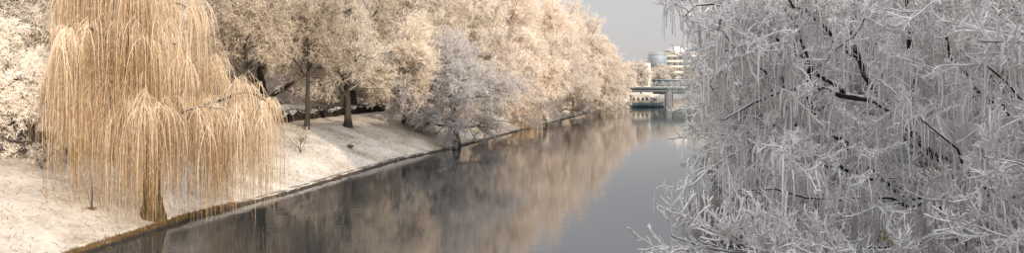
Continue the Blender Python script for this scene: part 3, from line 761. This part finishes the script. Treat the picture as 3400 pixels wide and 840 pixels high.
# ------------------------------------------------------------------ bridge
def bridge():
    root = thing('bridge', 'flat concrete bridge with blue green girder crossing the far end of the canal', 'bridge', (44, 236, 0), -.23)
    L0, L1 = -30, 34
    b = MB(); b.box(L0, L1, -5, 5, 4.75, 5.35); b.build('deck', M['concrete'], root)
    b = MB(); b.box(L0, L1, -5.22, -5.004, 4.95, 5.5); b.build('parapet', M['girder'], root)
    b = MB(); b.box(L0, L1, -4.7, 4.7, 3.95, 4.746); b.build('girder', M['girder'], root)
    b = MB(); b.box(L0, L1, -5.25, -4.8, 5.504, 5.6)
    b.build('kerb', M['csnow'], root)
    b = MB(); b.box(L0, L1, -5.06, -4.98, 6.3, 6.42); b.box(L0, L1, -5.05, -4.99, 5.95, 6.02)
    b.build('handrail', M['rail'], root)
    pm = MB(); pm.box(-.05, .05, -.05, .05, 0, .694); me = pm.mesh('post'); me.materials.append(M['rail'])
    for i in range(32):
        o = bpy.data.objects.new('post', me); link(o, root); o.location = (L0+1+i*2, -5.02, 5.604)
    for x in (3.2, 17.0):
        b = MB(); ring = [(x-1.1, -4.4), (x-.6, -5.0), (x+.6, -5.0), (x+1.1, -4.4), (x+1.1, 4.4), (x-1.1, 4.4)]
        b.prism(ring, -1.5, 3.946); b.build('pier', M['concrete'], root)
    for x0, x1 in ((L0, -12.0), (25, L1)):
        b = MB(); b.box(x0, x1, -4.6, 4.6, -1.5, 3.946); b.build('abutment', M['concrete'], root)
bridge()

# ------------------------------------------------------------------ houseboat
def boat():
    root = thing('houseboat', 'moored houseboat with dark teal hull and cream cabin in front of the bridge', 'boat', (36.6, 216, 0), .06)
    st = [(-4.6, 1.2, 1.35), (-3.6, 1.55, 1.2), (-1, 1.65, 1.1), (2.5, 1.6, 1.1), (4.2, 1.1, 1.25), (5.2, .12, 1.5)]
    V = []; q = []
    for x, w, h in st:
        V += [(x, -w*.85, -.35), (x, -w, .4), (x, -w, h), (x, w, h), (x, w, .4), (x, w*.85, -.35)]
    for i in range(len(st)-1):
        for j in range(6): q.append((i*6+j, i*6+(j+1) % 6, (i+1)*6+(j+1) % 6, (i+1)*6+j))
    b = MB(); b.add(V, q); b.ng += [[0, 1, 2, 3, 4, 5], [35, 34, 33, 32, 31, 30]]; b.build('hull', M['hull'], root)
    b = MB(); b.box(-3.9, 1.2, -1.2, 1.2, 1.12, 3.2); b.build('cabin', M['cabin'], root)
    b = MB(); b.box(-4.15, 1.5, -1.4, 1.4, 3.204, 3.36); b.build('roof', M['csnow'], root)
    for i in range(4):
        b = MB(); b.box(-3.6+i*1.2, -2.85+i*1.2, -1.24, -1.204, 1.9, 2.75); b.build('window', M['glass'], root)
    b = MB(); b.box(1.8, 3.4, -.95, .95, 1.12, 2.5); b.build('wheelhouse', M['slab'], root)
    b = MB(); b.box(1.65, 3.55, -1.05, 1.05, 2.504, 2.62); b.build('wheelhouse_roof', M['teal'], root)
    b = MB(); b.box(2.0, 3.2, -.99, -.954, 1.75, 2.35); b.build('window', M['glass'], root)
    b = MB(); P = np.array([[(3.9, 0, 1.2), (3.9, 0, 2.2), (3.92, 0, 3.6)]], float); b.tubes(P, const_r(P, .05, .03), 6); b.build('mast', M['rail'], root)
    b = MB(); P = np.array([[(-4.4, 1.2, 1.35), (-3.6, 1.5, 1.9), (-1, 1.6, 1.85)], [(-4.4, -1.2, 1.35), (-4.4, 0, 2.1), (-4.4, 1.2, 1.35)]], float); b.tubes(P, const_r(P, .03, .03), 5); b.build('rail', M['rail'], root)
boat()

# ------------------------------------------------------------------ light and sky
SUN = Vector((.53, -.80, .29)).normalized()
sun = bpy.data.lights.new('sun', 'SUN'); sun.energy = 4.3; sun.angle = math.radians(.6); sun.color = (1, .855, .68)
so = bpy.data.objects.new('sun', sun); COL.objects.link(so)
so.rotation_euler = (-SUN).to_track_quat('-Z', 'Y').to_euler()
w = bpy.data.worlds.new('World'); sc.world = w; w.use_nodes = True
nt = w.node_tree; bgn = nt.nodes['Background']
sky = nd(nt, 'ShaderNodeTexSky', sky_type='NISHITA'); sky.sun_disc = False
sky.sun_elevation = math.asin(SUN.z); sky.sun_rotation = math.atan2(SUN.x, SUN.y)
sky.dust_density = 3.0; sky.air_density = 1.0; sky.altitude = 50
hs = nd(nt, 'ShaderNodeHueSaturation'); hs.inputs['Saturation'].default_value = .45
nt.links.new(sky.outputs[0], hs.inputs['Color'])
# thin winter haze: pale grey, a little brighter low down
tc = nd(nt, 'ShaderNodeTexCoord'); sp = nd(nt, 'ShaderNodeSeparateXYZ'); nt.links.new(tc.outputs['Generated'], sp.inputs[0])
hz = ramp(nt, sp.outputs[2], [(.0, (4.75, 4.55, 4.5)), (.14, (4.0, 3.95, 4.12)), (.35, (7.4, 7.4, 7.6)), (1., (15., 15.1, 15.5))])
cl = noise(nt, 1.6, 4, .55, tc.outputs['Generated'], (1, 1, 3.))
c = mix(nt, .78, hs.outputs[0], hz)
cm = ramp(nt, cl, [(.3, (.92, .92, .93)), (.7, (1.05, 1.05, 1.04))])
c = mix(nt, 1., c, cm, 'MULTIPLY')
nt.links.new(c, bgn.inputs[0]); bgn.inputs[1].default_value = .15

# ------------------------------------------------------------------ camera
cam = bpy.data.cameras.new('camera'); co = bpy.data.objects.new('camera', cam); COL.objects.link(co)
co.location = (0, 0, 7); co.rotation_euler = (PI/2, 0, 0)
cam.sensor_width = 36; cam.lens = 36*2600/3400; cam.shift_y = -.044
cam.clip_start = .1; cam.clip_end = 6000
sc.camera = co
sc.view_settings.view_transform = 'Standard'; sc.view_settings.look = 'None'; sc.view_settings.exposure = 0
sc.cycles.max_bounces = 8; sc.cycles.diffuse_bounces = 5; sc.cycles.glossy_bounces = 3
sc.cycles.transparent_max_bounces = 4
